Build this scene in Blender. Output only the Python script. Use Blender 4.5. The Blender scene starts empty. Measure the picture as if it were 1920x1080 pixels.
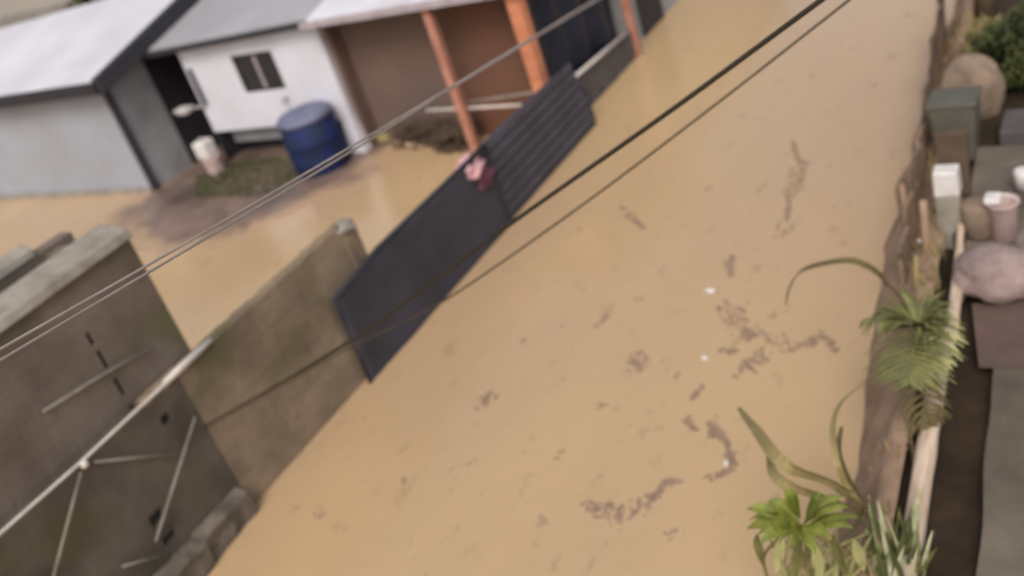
import bpy, bmesh, math, random
from mathutils import Vector, Matrix, noise
random.seed(7)
scene = bpy.context.scene
C = scene.collection

# ------------------------------------------------------------------ camera
CAM_H = 7.0
F = 1890.0
def _n(a): return Vector(a).normalized()
down = _n((1140, 3260, 1890))
fwd = Vector((1245, -1530, 1890)); fwd = (fwd - down*fwd.dot(down)).normalized()
upv = -down
rgt = down.cross(fwd)
if rgt[0] < 0: rgt = -rgt
cam_d = bpy.data.cameras.new('camera'); cam = bpy.data.objects.new('camera', cam_d); C.objects.link(cam)
cam_d.sensor_width = 36.0; cam_d.lens = 36.0*F/1920.0; cam_d.clip_start = 0.1; cam_d.clip_end = 2000
axx = Vector((rgt[0], fwd[0], upv[0])); axd = Vector((rgt[1], fwd[1], upv[1])); axf = Vector((rgt[2], fwd[2], upv[2]))
cam.matrix_world = Matrix(((axx.x, -axd.x, -axf.x, 0), (axx.y, -axd.y, -axf.y, 0), (axx.z, -axd.z, -axf.z, CAM_H), (0, 0, 0, 1)))
cam_d.dof.use_dof = True
cam_d.dof.focus_distance = 4.2
APERTURE = 0.036
cam_d.dof.aperture_fstop = (cam_d.lens/1000.0)/APERTURE
scene.camera = cam

# ------------------------------------------------------------------ light
SUN_EL, SUN_AZ = math.radians(48), math.radians(158)   # azimuth from +Y towards +X
world = bpy.data.worlds.new('World'); scene.world = world; world.use_nodes = True
wn = world.node_tree.nodes; wl = world.node_tree.links
for n in list(wn): wn.remove(n)
sky = wn.new('ShaderNodeTexSky'); sky.sky_type = 'NISHITA'; sky.sun_disc = False
sky.sun_elevation = SUN_EL; sky.sun_rotation = SUN_AZ; sky.dust_density = 5.0; sky.ozone_density = 0.6; sky.air_density = 1.0
hs = wn.new('ShaderNodeHueSaturation'); hs.inputs['Saturation'].default_value = 0.6
bg = wn.new('ShaderNodeBackground'); bg.inputs['Strength'].default_value = 0.15
wo = wn.new('ShaderNodeOutputWorld')
wl.new(sky.outputs[0], hs.inputs['Color']); wl.new(hs.outputs[0], bg.inputs['Color']); wl.new(bg.outputs[0], wo.inputs[0])
sd = bpy.data.lights.new('sun', 'SUN'); sun = bpy.data.objects.new('sun', sd); C.objects.link(sun)
sd.energy = 1.3; sd.angle = math.radians(25); sd.color = (1.0, 0.96, 0.9)
sv = Vector((math.sin(SUN_AZ)*math.cos(SUN_EL), math.cos(SUN_AZ)*math.cos(SUN_EL), math.sin(SUN_EL)))
sun.rotation_euler = sv.to_track_quat('Z', 'Y').to_euler()
scene.view_settings.view_transform = 'Standard'; scene.view_settings.look = 'None'
scene.view_settings.exposure = 0.0; scene.view_settings.gamma = 1.0

# ------------------------------------------------------------------ helpers
def ray(px, py):
    r = Vector((px-960, py-540, F)); return Vector((r.dot(rgt), r.dot(fwd), r.dot(upv)))
O = Vector((0, 0, CAM_H))
def pz(px, py, z=0.0):
    r = ray(px, py); return O + r*((z-CAM_H)/r.z)
def pxx(px, py, x):
    r = ray(px, py); return O + r*(x/r.x)
def pyy(px, py, y):
    r = ray(px, py); return O + r*(y/r.y)

def mat(name, col, rough=0.8, var=0.25, scale=3.0, col2=None, bump=0.2, bscale=25.0, metal=0.0, spec=0.3, streak=None, sub=0.0, coords='Object', detail=6, pos=(0.35, 0.65)):
    m = bpy.data.materials.new(name); m.use_nodes = True
    nt = m.node_tree; N = nt.nodes; L = nt.links
    b = N['Principled BSDF']; b.inputs['Roughness'].default_value = rough; b.inputs['Metallic'].default_value = metal
    b.inputs['Specular IOR Level'].default_value = spec
    tc = N.new('ShaderNodeTexCoord'); mp = N.new('ShaderNodeMapping'); L.new(tc.outputs[coords], mp.inputs[0])
    if streak: mp.inputs['Scale'].default_value = streak
    nz = N.new('ShaderNodeTexNoise'); nz.inputs['Scale'].default_value = scale; nz.inputs['Detail'].default_value = detail; nz.inputs['Roughness'].default_value = 0.6
    L.new(mp.outputs[0], nz.inputs['Vector'])
    cr = N.new('ShaderNodeValToRGB'); L.new(nz.outputs['Fac'], cr.inputs[0])
    c2 = col2 if col2 else tuple(c*(1-var) for c in col)
    cr.color_ramp.elements[0].position = pos[0]; cr.color_ramp.elements[0].color = (*c2, 1)
    cr.color_ramp.elements[1].position = pos[1]; cr.color_ramp.elements[1].color = (*col, 1)
    L.new(cr.outputs[0], b.inputs['Base Color'])
    if bump:
        n2 = N.new('ShaderNodeTexNoise'); n2.inputs['Scale'].default_value = bscale; n2.inputs['Detail'].default_value = 4
        L.new(tc.outputs[coords], n2.inputs['Vector'])
        bp = N.new('ShaderNodeBump'); bp.inputs['Strength'].default_value = bump; bp.inputs['Distance'].default_value = 0.02
        L.new(n2.outputs['Fac'], bp.inputs['Height']); L.new(bp.outputs[0], b.inputs['Normal'])
    if sub:
        b.inputs['Transmission Weight'].default_value = 0
        b.inputs['Subsurface Weight'].default_value = sub
    return m

def block_mat(name, col, col2, mortar, bstr=0.5):
    """hollow-block wall: vertical faces in the YZ plane, courses 0.2 m, blocks 0.4 m, grime and moss"""
    m = mat(name, col, 0.92, scale=1.3, col2=col2, bump=0)
    nt = m.node_tree; N = nt.nodes; L = nt.links; b = N['Principled BSDF']
    tc = N.new('ShaderNodeTexCoord'); sp = N.new('ShaderNodeSeparateXYZ'); cb = N.new('ShaderNodeCombineXYZ')
    L.new(tc.outputs['Object'], sp.inputs[0])
    ad = N.new('ShaderNodeMath'); ad.operation = 'ADD'; L.new(sp.outputs['Y'], ad.inputs[0]); L.new(sp.outputs['X'], ad.inputs[1])
    L.new(ad.outputs[0], cb.inputs[0]); L.new(sp.outputs['Z'], cb.inputs[1])
    br = N.new('ShaderNodeTexBrick'); br.inputs['Scale'].default_value = 1.0; br.inputs['Brick Width'].default_value = 0.4; br.inputs['Row Height'].default_value = 0.2
    br.inputs['Mortar Size'].default_value = 0.012; br.inputs['Mortar Smooth'].default_value = 0.6
    br.inputs['Color1'].default_value = (1, 1, 1, 1); br.inputs['Color2'].default_value = (0.82, 0.82, 0.82, 1); br.inputs['Mortar'].default_value = (mortar, mortar, mortar, 1)
    L.new(cb.outputs[0], br.inputs['Vector'])
    mx = N.new('ShaderNodeMixRGB'); mx.blend_type = 'MULTIPLY'; mx.inputs[0].default_value = 0.4
    old = b.inputs['Base Color'].links[0].from_socket
    L.new(old, mx.inputs[1]); L.new(br.outputs['Color'], mx.inputs[2])
    n3 = N.new('ShaderNodeTexNoise'); n3.inputs['Scale'].default_value = 1.1; n3.inputs['Detail'].default_value = 5
    L.new(tc.outputs['Object'], n3.inputs['Vector'])
    r3 = N.new('ShaderNodeValToRGB'); r3.color_ramp.elements[0].position = 0.52; r3.color_ramp.elements[1].position = 0.68
    r3.color_ramp.elements[0].color = (0, 0, 0, 1); r3.color_ramp.elements[1].color = (0.6, 0.6, 0.6, 1)
    L.new(n3.outputs['Fac'], r3.inputs[0])
    m2 = N.new('ShaderNodeMixRGB'); m2.inputs[2].default_value = (0.10, 0.095, 0.04, 1); L.new(r3.outputs[0], m2.inputs[0]); L.new(mx.outputs[0], m2.inputs[1])
    L.new(m2.outputs[0], b.inputs['Base Color'])
    n2 = N.new('ShaderNodeTexNoise'); n2.inputs['Scale'].default_value = 18; n2.inputs['Detail'].default_value = 5; L.new(tc.outputs['Object'], n2.inputs['Vector'])
    am = N.new('ShaderNodeMath'); am.operation = 'MULTIPLY_ADD'; am.inputs[1].default_value = -0.6; L.new(br.outputs['Fac'], am.inputs[0]); L.new(n2.outputs['Fac'], am.inputs[2])
    bp = N.new('ShaderNodeBump'); bp.inputs['Strength'].default_value = bstr; bp.inputs['Distance'].default_value = 0.02
    L.new(am.outputs[0], bp.inputs['Height']); L.new(bp.outputs[0], b.inputs['Normal'])
    return m

class MB:
    def __init__(s): s.bm = bmesh.new()
    def box(s, a, b, jit=0.0):
        a = Vector(a); b = Vector(b); vs = []
        for x in (a.x, b.x):
            for y in (a.y, b.y):
                for z in (a.z, b.z): vs.append(s.bm.verts.new(Vector((x, y, z)) + Vector([random.uniform(-jit, jit) for _ in range(3)])))
        for f in ((0,1,3,2),(4,6,7,5),(0,4,5,1),(2,3,7,6),(0,2,6,4),(1,5,7,3)): s.bm.faces.new([vs[i] for i in f])
        return s
    def hexa(s, bot, top):
        vs = [s.bm.verts.new(Vector(p)) for p in list(bot)+list(top)]; n = len(bot)
        s.bm.faces.new(vs[:n][::-1]); s.bm.faces.new(vs[n:])
        for i in range(n): s.bm.faces.new([vs[i], vs[(i+1) % n], vs[n+(i+1) % n], vs[n+i]])
        return s
    def tube(s, pts, r, seg=10, caps=True, sq=1.0):
        pts = [Vector(p) for p in pts]; rs = r if isinstance(r, (list, tuple)) else [r]*len(pts); rings = []
        for i, p in enumerate(pts):
            t = (pts[min(i+1, len(pts)-1)] - pts[max(i-1, 0)]).normalized()
            a = Vector((0, 0, 1)) if abs(t.z) < 0.95 else Vector((0, 1, 0))
            u = t.cross(a).normalized(); w = u.cross(t).normalized()
            rings.append([s.bm.verts.new(p + (u*math.cos(k*2*math.pi/seg) + w*sq*math.sin(k*2*math.pi/seg))*rs[i]) for k in range(seg)])
        for i in range(len(rings)-1):
            for k in range(seg): 
                f = s.bm.faces.new([rings[i][k], rings[i][(k+1) % seg], rings[i+1][(k+1) % seg], rings[i+1][k]]); f.smooth = True
        if caps: s.bm.faces.new(rings[0][::-1]); s.bm.faces.new(rings[-1])
        return s
    def lathe(s, c, prof, seg=24, wob=0.0):
        c = Vector(c); rings = []
        for r, z in prof: rings.append([s.bm.verts.new(c + Vector((r*math.cos(k*2*math.pi/seg), r*math.sin(k*2*math.pi/seg), z))) for k in range(seg)])
        for i in range(len(rings)-1):
            for k in range(seg):
                f = s.bm.faces.new([rings[i][k], rings[i][(k+1) % seg], rings[i+1][(k+1) % seg], rings[i+1][k]]); f.smooth = True
        s.bm.faces.new(rings[0][::-1]); s.bm.faces.new(rings[-1])
        return s
    def blob(s, c, rad, amp=0.25, sc=1.5, sub=4, seed=0.0):
        g = bmesh.ops.create_icosphere(s.bm, subdivisions=sub, radius=1.0)
        for v in g['verts']:
            k = 1 + amp*noise.noise(v.co*sc + Vector((seed, seed*1.7, 3))) + amp*0.4*noise.noise(v.co*sc*3 + Vector((seed, 5, 3)))
            v.co = Vector((v.co.x*rad[0]*k + c[0], v.co.y*rad[1]*k + c[1], v.co.z*rad[2]*k + c[2]))
            for f in v.link_faces: f.smooth = True
        return s
    def ribbon(s, pts, ws, side=None, fold=0.0):
        """leaf blade: a V-folded strip along pts with half-widths ws"""
        pts = [Vector(p) for p in pts]; rows = []
        for i, p in enumerate(pts):
            t = (pts[min(i+1, len(pts)-1)] - pts[max(i-1, 0)]).normalized()
            sd_ = side if side is not None else t.cross(Vector((0, 0, 1)))
            if sd_.length < 1e-4: sd_ = Vector((1, 0, 0))
            sd_ = (sd_ - t*sd_.dot(t)).normalized(); n = sd_.cross(t)
            rows.append([s.bm.verts.new(p - sd_*ws[i] + n*fold*ws[i]), s.bm.verts.new(p), s.bm.verts.new(p + sd_*ws[i] + n*fold*ws[i])])
        for i in range(len(rows)-1):
            for k in range(2): s.bm.faces.new([rows[i][k], rows[i][k+1], rows[i+1][k+1], rows[i+1][k]])
        return s
    def build(s, name, m, parent=None, bevel=0.0, loc=None):
        if not s.bm.faces: raise ValueError(name)
        bmesh.ops.recalc_face_normals(s.bm, faces=s.bm.faces[:])
        me = bpy.data.meshes.new(name); s.bm.to_mesh(me); s.bm.free(); me.materials.append(m)
        o = bpy.data.objects.new(name, me); C.objects.link(o)
        if parent: o.parent = parent; o.matrix_parent_inverse = parent_inv(parent)
        if bevel:
            bv = o.modifiers.new('bevel', 'BEVEL'); bv.width = bevel; bv.segments = 2; bv.limit_method = 'ANGLE'
        return o
def parent_inv(p):
    w = Matrix.Translation(p.location) if p.parent is None else Matrix.Translation(p.location)
    return w.inverted()
def tag(o, label=None, cat=None, group=None, kind=None):
    if label: o['label'] = label
    if cat: o['category'] = cat
    if group: o['group'] = group
    if kind: o['kind'] = kind
    return o
def thing(name, loc, label, cat, group=None):
    o = bpy.data.objects.new(name, None); o.location = loc; o.empty_display_size = 0.2; C.objects.link(o)
    return tag(o, label, cat, group)
def smooth_path(pts, n=24):
    """Catmull-Rom through pts"""
    pts = [Vector(p) for p in pts]; P = [pts[0]*2-pts[1]] + pts + [pts[-1]*2-pts[-2]]; out = []
    segs = len(pts)-1; per = max(2, n//segs)
    for i in range(segs):
        a, b, c, d = P[i:i+4]
        for k in range(per):
            t = k/per
            out.append(0.5*((2*b) + (c-a)*t + (2*a-5*b+4*c-d)*t*t + (3*b-a-3*c+d)*t**3))
    out.append(pts[-1]); return out

# ------------------------------------------------------------------ materials
M = {}
M['concrete'] = mat('weathered_concrete', (0.33, 0.30, 0.27), 0.9, scale=2.5, col2=(0.22, 0.195, 0.165), bump=0.4)
M['pale_concrete'] = mat('pale_concrete', (0.36, 0.33, 0.28), 0.9, scale=3, col2=(0.22, 0.19, 0.15), bump=0.4)
M['wall_road'] = block_mat('mossy_block', (0.285, 0.215, 0.15), (0.155, 0.12, 0.085), 0.72)
M['wall_tall'] = block_mat('dark_block', (0.195, 0.155, 0.125), (0.13, 0.10, 0.082), 0.86, 0.35)
M['wall_near'] = block_mat('near_dark_block', (0.135, 0.11, 0.088), (0.07, 0.058, 0.045), 0.86, 0.35)
M['house_grey'] = mat('grey_painted_wall', (0.345, 0.36, 0.405), 0.75, scale=0.6, col2=(0.30, 0.305, 0.335), bump=0.08, bscale=40)
M['side_grey'] = mat('bare_render_wall', (0.36, 0.36, 0.365), 0.85, scale=1.0, col2=(0.25, 0.25, 0.255), bump=0.15)
M['white_wall'] = mat('white_painted_wall', (0.64, 0.64, 0.70), 0.65, scale=1.0, col2=(0.58, 0.565, 0.61), bump=0.06, bscale=40)
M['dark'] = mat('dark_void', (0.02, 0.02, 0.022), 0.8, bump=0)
M['fascia_dark'] = mat('dark_fascia', (0.035, 0.032, 0.038), 0.6, scale=3, bump=0.1)
M['fascia_pale'] = mat('faded_fascia', (0.42, 0.36, 0.385), 0.7, scale=4, bump=0.1)
M['glass'] = mat('dark_window_glass', (0.02, 0.02, 0.022), 0.15, bump=0, spec=0.5)
M['orange'] = mat('orange_paint', (0.62, 0.25, 0.13), 0.55, scale=5, col2=(0.46, 0.17, 0.09), bump=0.1, spec=0.4)
M['faded_orange'] = mat('faded_orange_paint', (0.47, 0.235, 0.165), 0.65, scale=4, col2=(0.36, 0.15, 0.10), bump=0.1)
M['brown_wall'] = mat('brown_wall', (0.165, 0.105, 0.082), 0.85, scale=0.7, col2=(0.125, 0.088, 0.075), bump=0.15)
M['rust_wall'] = mat('rust_brown_wall', (0.165, 0.075, 0.048), 0.8, scale=0.9, col2=(0.115, 0.062, 0.043), bump=0.15)
M['navy'] = mat('navy_porch_shade', (0.018, 0.024, 0.045), 0.5, scale=2.5, col2=(0.012, 0.013, 0.02), bump=0.3, bscale=6)  # blue-black tone stands for the dark interior of the porch
M['gate'] = mat('charcoal_gate', (0.056, 0.055, 0.074), 0.6, scale=1.1, col2=(0.036, 0.036, 0.044), bump=0.1, spec=0.25)
M['gate_rib'] = mat('grey_gate_slat', (0.085, 0.082, 0.108), 0.55, scale=1.5, col2=(0.055, 0.053, 0.07), bump=0.1, spec=0.3)
M['pipe'] = mat('galvanised_pipe', (0.72, 0.66, 0.60), 0.5, scale=6, col2=(0.55, 0.50, 0.45), bump=0.1, spec=0.5)
M['pipe_dim'] = mat('weathered_pipe', (0.31, 0.28, 0.24), 0.6, scale=6, col2=(0.2, 0.18, 0.15), bump=0.1)
M['blue'] = mat('blue_plastic', (0.012, 0.02, 0.10), 0.7, scale=2, col2=(0.012, 0.022, 0.04), bump=0.05, spec=0.25)
M['blue_pale'] = mat('pale_lid', (0.17, 0.18, 0.27), 0.5, scale=3, bump=0.05)
M['white_pl'] = mat('white_plastic', (0.75, 0.72, 0.70), 0.45, scale=5, col2=(0.6, 0.55, 0.52), bump=0.05, spec=0.5)
M['pink_pl'] = mat('pinkish_plastic', (0.55, 0.40, 0.37), 0.5, scale=4, bump=0.05)
M['pink_cloth'] = mat('pale_pink_cloth', (0.72, 0.42, 0.43), 0.9, scale=6, bump=0.4)
M['magenta_cloth'] = mat('magenta_cloth', (0.16, 0.06, 0.09), 0.9, scale=6, bump=0.4)
M['wood'] = mat('driftwood', (0.5, 0.38, 0.26), 0.85, scale=5, col2=(0.32, 0.23, 0.15), bump=0.4)
M['wood_dark'] = mat('wet_dark_wood', (0.11, 0.075, 0.05), 0.8, scale=6, bump=0.4)
M['bank'] = mat('muddy_bank', (0.38, 0.255, 0.175), 0.9, scale=2.2, col2=(0.22, 0.145, 0.095), bump=0.8, bscale=7)
M['bamboo'] = mat('bleached_timber', (0.66, 0.52, 0.40), 0.75, scale=3, col2=(0.42, 0.31, 0.22), bump=0.4, streak=(6, 0.7, 6))
M['terrace'] = mat('terrace_cement', (0.19, 0.155, 0.12), 0.85, scale=0.7, col2=(0.085, 0.07, 0.052), bump=0.3, bscale=14)
M['soil_and_shade'] = mat('soil_with_rail_shade', (0.045, 0.027, 0.014), 0.85, scale=2, col2=(0.022, 0.014, 0.008), bump=0.8, bscale=8)  # ground colour that also paints the shade strip beside the timber rail
M['maroon'] = mat('maroon_mat', (0.145, 0.09, 0.075), 0.85, scale=1.2, col2=(0.085, 0.062, 0.05), bump=0.25)
M['pink_sack'] = mat('dusty_pink_sack', (0.34, 0.255, 0.23), 0.9, scale=3, col2=(0.20, 0.145, 0.13), bump=0.4, bscale=10)
M['bin'] = mat('grey_green_plastic', (0.12, 0.112, 0.088), 0.6, scale=3, bump=0.08)
M['beige'] = mat('beige_sack', (0.25, 0.185, 0.135), 0.9, scale=3, col2=(0.17, 0.12, 0.085), bump=0.5, bscale=12)
M['rust'] = mat('rusty_iron', (0.13, 0.055, 0.03), 0.8, scale=8, bump=0.3)
M['cable_dark'] = mat('dark_cable', (0.03, 0.022, 0.014), 0.6, bump=0)
M['cable_pale'] = mat('pale_cable', (0.32, 0.27, 0.245), 0.6, scale=3, bump=0)
M['cable_brown'] = mat('brown_cable', (0.06, 0.042, 0.024), 0.6, bump=0)
M['palm'] = mat('palm_leaf', (0.175, 0.17, 0.05), 0.6, scale=6, col2=(0.075, 0.08, 0.025), bump=0, spec=0.4)
M['palm_pale'] = mat('pale_palm_leaf', (0.46, 0.43, 0.2), 0.55, scale=4, col2=(0.32, 0.31, 0.13), bump=0, spec=0.4)
M['palm_dark'] = mat('old_palm_leaf', (0.13, 0.10, 0.035), 0.7, scale=4, col2=(0.08, 0.065, 0.025), bump=0)
M['bright'] = mat('bright_leaf', (0.22, 0.235, 0.04), 0.6, scale=9, col2=(0.11, 0.135, 0.018), bump=0, spec=0.4)
M['olive'] = mat('olive_leaf', (0.31, 0.24, 0.105), 0.7, scale=5, col2=(0.22, 0.18, 0.07), bump=0)
M['variegated'] = mat('pale_striped_leaf', (0.55, 0.52, 0.36), 0.6, scale=9, col2=(0.22, 0.24, 0.1), bump=0, streak=(1, 1, 0.2))
M['bush'] = mat('bush_leaf', (0.085, 0.095, 0.028), 0.7, scale=2, col2=(0.035, 0.042, 0.013), bump=0)
M['grass'] = mat('grass_blade', (0.085, 0.10, 0.03), 0.7, scale=2, col2=(0.045, 0.05, 0.018), bump=0)
M['trunk'] = mat('palm_stem', (0.16, 0.115, 0.06), 0.9, scale=8, bump=0.6)
M['house_reflection'] = mat('dark_house_reflection', (0.24, 0.165, 0.13), 0.4, scale=0.7, col2=(0.085, 0.06, 0.05), bump=0.4, bscale=9, spec=0.5)  # dark tone stands for the house's reflection on the yard water
M['ledge'] = mat('muddy_footing', (0.19, 0.155, 0.125), 0.9, scale=2.5, col2=(0.085, 0.068, 0.053), bump=0.5, bscale=12)
M['dark_plaster'] = mat('dark_plaster', (0.115, 0.10, 0.098), 0.85, scale=2.5, col2=(0.07, 0.062, 0.06), bump=0.3)
M['scum'] = mat('floating_debris', (0.32, 0.215, 0.15), 0.9, scale=5, col2=(0.23, 0.155, 0.11), bump=0.3)

def corrugated(name, col, col2, pitch=0.2):
    m = mat(name, col, 0.45, scale=0.5, col2=col2, bump=0, spec=0.4)
    nt = m.node_tree; N = nt.nodes; L = nt.links
    tc = N.new('ShaderNodeTexCoord'); wv = N.new('ShaderNodeTexWave'); wv.inputs['Scale'].default_value = 1/pitch/3.1; wv.bands_direction = 'X'
    L.new(tc.outputs['Object'], wv.inputs[0]); bp = N.new('ShaderNodeBump'); bp.inputs['Strength'].default_value = 0.35; bp.inputs['Distance'].default_value = 0.02
    L.new(wv.outputs['Fac'], bp.inputs['Height']); L.new(bp.outputs[0], N['Principled BSDF'].inputs['Normal'])
    return m
M['roof_white'] = corrugated('white_iron_sheet', (0.66, 0.65, 0.68), (0.54, 0.52, 0.55))
M['roof_grey'] = corrugated('grey_iron_sheet', (0.37, 0.36, 0.375), (0.30, 0.295, 0.31))

def reflection_fade(m):
    """painted house reflection: where the sheet is barely awash it keeps the flood's own tan colour, higher parts are dark"""
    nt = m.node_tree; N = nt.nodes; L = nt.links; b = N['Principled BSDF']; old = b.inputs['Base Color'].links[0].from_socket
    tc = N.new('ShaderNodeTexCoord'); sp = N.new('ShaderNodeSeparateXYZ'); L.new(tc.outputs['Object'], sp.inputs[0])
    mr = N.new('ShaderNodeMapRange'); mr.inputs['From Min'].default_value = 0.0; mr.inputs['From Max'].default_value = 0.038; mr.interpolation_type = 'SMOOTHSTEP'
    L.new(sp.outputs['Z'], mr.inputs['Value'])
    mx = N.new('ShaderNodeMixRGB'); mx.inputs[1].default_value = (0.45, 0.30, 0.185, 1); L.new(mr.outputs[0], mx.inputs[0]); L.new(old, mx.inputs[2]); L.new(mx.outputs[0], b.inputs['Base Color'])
reflection_fade(M['house_reflection'])
# muddy water
def water_mat():
    m = bpy.data.materials.new('muddy_flood_water'); m.use_nodes = True
    nt = m.node_tree; N = nt.nodes; L = nt.links; b = N['Principled BSDF']
    b.inputs['Roughness'].default_value = 0.12; b.inputs['Specular IOR Level'].default_value = 0.5
    tc = N.new('ShaderNodeTexCoord')
    n1 = N.new('ShaderNodeTexNoise'); n1.inputs['Scale'].default_value = 0.28; n1.inputs['Detail'].default_value = 3
    mp = N.new('ShaderNodeMapping'); mp.inputs['Scale'].default_value = (1.0, 0.35, 1); L.new(tc.outputs['Object'], mp.inputs[0]); L.new(mp.outputs[0], n1.inputs['Vector'])
    cr = N.new('ShaderNodeValToRGB'); cr.color_ramp.elements[0].position = 0.3; cr.color_ramp.elements[1].position = 0.7
    cr.color_ramp.elements[0].color = (0.45, 0.305, 0.185, 1); cr.color_ramp.elements[1].color = (0.525, 0.365, 0.195, 1)
    L.new(n1.outputs['Fac'], cr.inputs[0])
    n2 = N.new('ShaderNodeTexNoise'); n2.inputs['Scale'].default_value = 3.2; n2.inputs['Detail'].default_value = 5; n2.inputs['Roughness'].default_value = 0.62
    mp2 = N.new('ShaderNodeMapping'); mp2.inputs['Scale'].default_value = (1.3, 0.6, 1); L.new(tc.outputs['Object'], mp2.inputs[0]); L.new(mp2.outputs[0], n2.inputs['Vector'])
    c2 = N.new('ShaderNodeValToRGB'); c2.color_ramp.elements[0].position = 0.30; c2.color_ramp.elements[1].position = 0.40
    c2.color_ramp.elements[0].color = (0.80, 0.77, 0.74, 1); c2.color_ramp.elements[1].color = (1, 1, 1, 1)
    L.new(n2.outputs['Fac'], c2.inputs[0])
    mx = N.new('ShaderNodeMixRGB'); mx.blend_type = 'MULTIPLY'; mx.inputs[0].default_value = 1.0
    L.new(cr.outputs[0], mx.inputs[1]); L.new(c2.outputs[0], mx.inputs[2]); L.new(mx.outputs[0], b.inputs['Base Color'])
    n3 = N.new('ShaderNodeTexNoise'); n3.inputs['Scale'].default_value = 5; n3.inputs['Detail'].default_value = 4; L.new(mp2.outputs[0], n3.inputs['Vector'])
    bp = N.new('ShaderNodeBump'); bp.inputs['Strength'].default_value = 0.35; bp.inputs['Distance'].default_value = 0.03
    L.new(n3.outputs['Fac'], bp.inputs['Height']); L.new(bp.outputs[0], b.inputs['Normal'])
    return m
M['water'] = water_mat()

# ------------------------------------------------------------------ setting
w = MB(); bmesh.ops.create_grid(w.bm, x_segments=40, y_segments=40, size=300)
tag(w.build('flood_water', M['water']), kind='structure')

# right bank: mud slope up to the terrace
wl_pts = [(-2.3, 1.0), (-2.25, 5.7), (-2.28, 7.2), (-2.5, 8.63), (-2.75, 10.5), (-2.9, 12.7), (-3.07, 16.4), (-3.12, 19.8), (-3.2, 30)]
def bank_x(y):
    for (x0, y0), (x1, y1) in zip(wl_pts, wl_pts[1:]):
        if y0 <= y <= y1: return x0+(x1-x0)*(y-y0)/(y1-y0)
    return wl_pts[-1][0]
TX = -1.9
def terr_x(y): return -1.62 - 0.062*(y-5.0) if y < 10.6 else -1.97 - 0.085*(y-10.6)
bk = bmesh.new(); rows = []
ys = [1.5+0.12*i for i in range(240)]
for y in ys:
    x0 = bank_x(y)+0.12*noise.noise(Vector((0, y*1.3, 0))); x1 = terr_x(y)-0.05; r = []
    for k in range(11):
        t = k/10; z = -0.15 + 0.95*min(1, t*1.25)**0.8
        j = noise.noise(Vector((t*3, y*2.2, 1)))*0.07*(1-t*0.5)
        r.append(bk.verts.new((x0-0.15+(x1-x0+0.15)*t, y, z+j)))
    rows.append(r)
for a, b_ in zip(rows, rows[1:]):
    for k in range(10): f = bk.faces.new([a[k], a[k+1], b_[k+1], b_[k]]); f.smooth = True
mb = MB(); mb.bm = bk
tag(mb.build('bank', M['bank']), kind='structure')
# terrace floor to the right
t = MB(); ed = []
for i in range(58):
    y = 1.0+i*0.2; off = .56 if y < 8.8 else .56-.4*min(1, (y-8.8)/1.0)
    ed.append((terr_x(y)+off+.05*noise.noise(Vector((y*1.1, 0, 7)))+.02*noise.noise(Vector((y*5, 0, 7))), y))
ed = ed[::-1]+[(8, 1.0), (8, 12.4)]
t.hexa([(x, y, -.3) for x, y in ed], [(x, y, .70) for x, y in ed])
tag(t.build('terrace_floor', M['terrace']), kind='structure')
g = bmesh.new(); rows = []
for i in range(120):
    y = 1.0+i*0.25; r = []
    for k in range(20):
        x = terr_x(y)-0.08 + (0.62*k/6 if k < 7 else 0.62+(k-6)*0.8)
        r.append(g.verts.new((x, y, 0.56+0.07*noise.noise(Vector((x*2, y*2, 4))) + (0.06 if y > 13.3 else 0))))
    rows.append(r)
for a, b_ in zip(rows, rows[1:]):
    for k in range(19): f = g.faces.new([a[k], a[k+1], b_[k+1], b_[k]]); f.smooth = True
mb = MB(); mb.bm = g; tag(mb.build('soil_and_shade', M['soil_and_shade']), kind='structure')  # ground beyond the terrace; along the rail its dark strip stands for shade

# ------------------------------------------------------------------ roadside wall (x = -9), 2 m
wt = thing('block_wall', (-9, 5, 0), 'mossy brown concrete block wall standing in the flood, with a pillar next to the dark gate', 'wall')
m_ = MB(); m_.box((-9.15, 5.42, -0.3), (-9.0, 8.5, 1.95)); m_.build('wall_panel', M['wall_road'], wt)
# darker stretch with knocked-out holes
m_ = MB(); ys_ = [0.5, 4.28, 4.46, 4.98, 5.10, 5.42]; zs_ = [-.3, .52, .62, .80, .94, 1.62, 1.74, 1.97]
holes = {(1, 3), (3, 5), (1, 1)}
for i in range(5):
    for k in range(7):
        if (i, k) in holes: m_.box((-9.15, ys_[i], zs_[k]), (-9.10, ys_[i+1], zs_[k+1]))
        else: m_.box((-9.15, ys_[i], zs_[k]), (-9.004, ys_[i+1], zs_[k+1]))
bmesh.ops.remove_doubles(m_.bm, verts=m_.bm.verts[:], dist=1e-5)
seen = {}
for f in m_.bm.faces[:]: seen.setdefault(tuple(sorted(v.index for v in f.verts)) if False else frozenset(f.verts), []).append(f)
bmesh.ops.delete(m_.bm, geom=[f for l in seen.values() if len(l) > 1 for f in l], context='FACES_ONLY')
m_.build('wall_panel', M['wall_near'], wt)
m_ = MB(); m_.box((-9.2, 8.5, -0.3), (-8.98, 8.78, 1.88), 0.01); pil = m_.build('pillar', M['wall_road'], wt, bevel=0.02)
m_ = MB(); m_.blob((-9.09, 8.62, 1.93), (0.17, 0.19, 0.08), 0.3, 2, 3); m_.build('mortar_cap', M['concrete'], pil)
m_ = MB()
ps = []
for i in range(40):
    y = 4.9+i*0.093; ps.append((-9.075+0.01*math.sin(i*2.1), y, 1.975+0.015*noise.noise(Vector((y*4, 0, 0)))))
m_.tube(ps, [0.075+0.012*noise.noise(Vector((i*0.7, 1, 2))) for i in range(40)], 8); m_.build('coping', M['wall_road'], wt)
m_ = MB(); m_.tube([(-8.97, 5.22, 2.03), (-8.97, 5.5, 2.04), (-8.97, 5.98, 2.05)], [0.035, 0.045, 0.03], 8); m_.build('pale_mortar', M['pipe'], wt)
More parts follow.
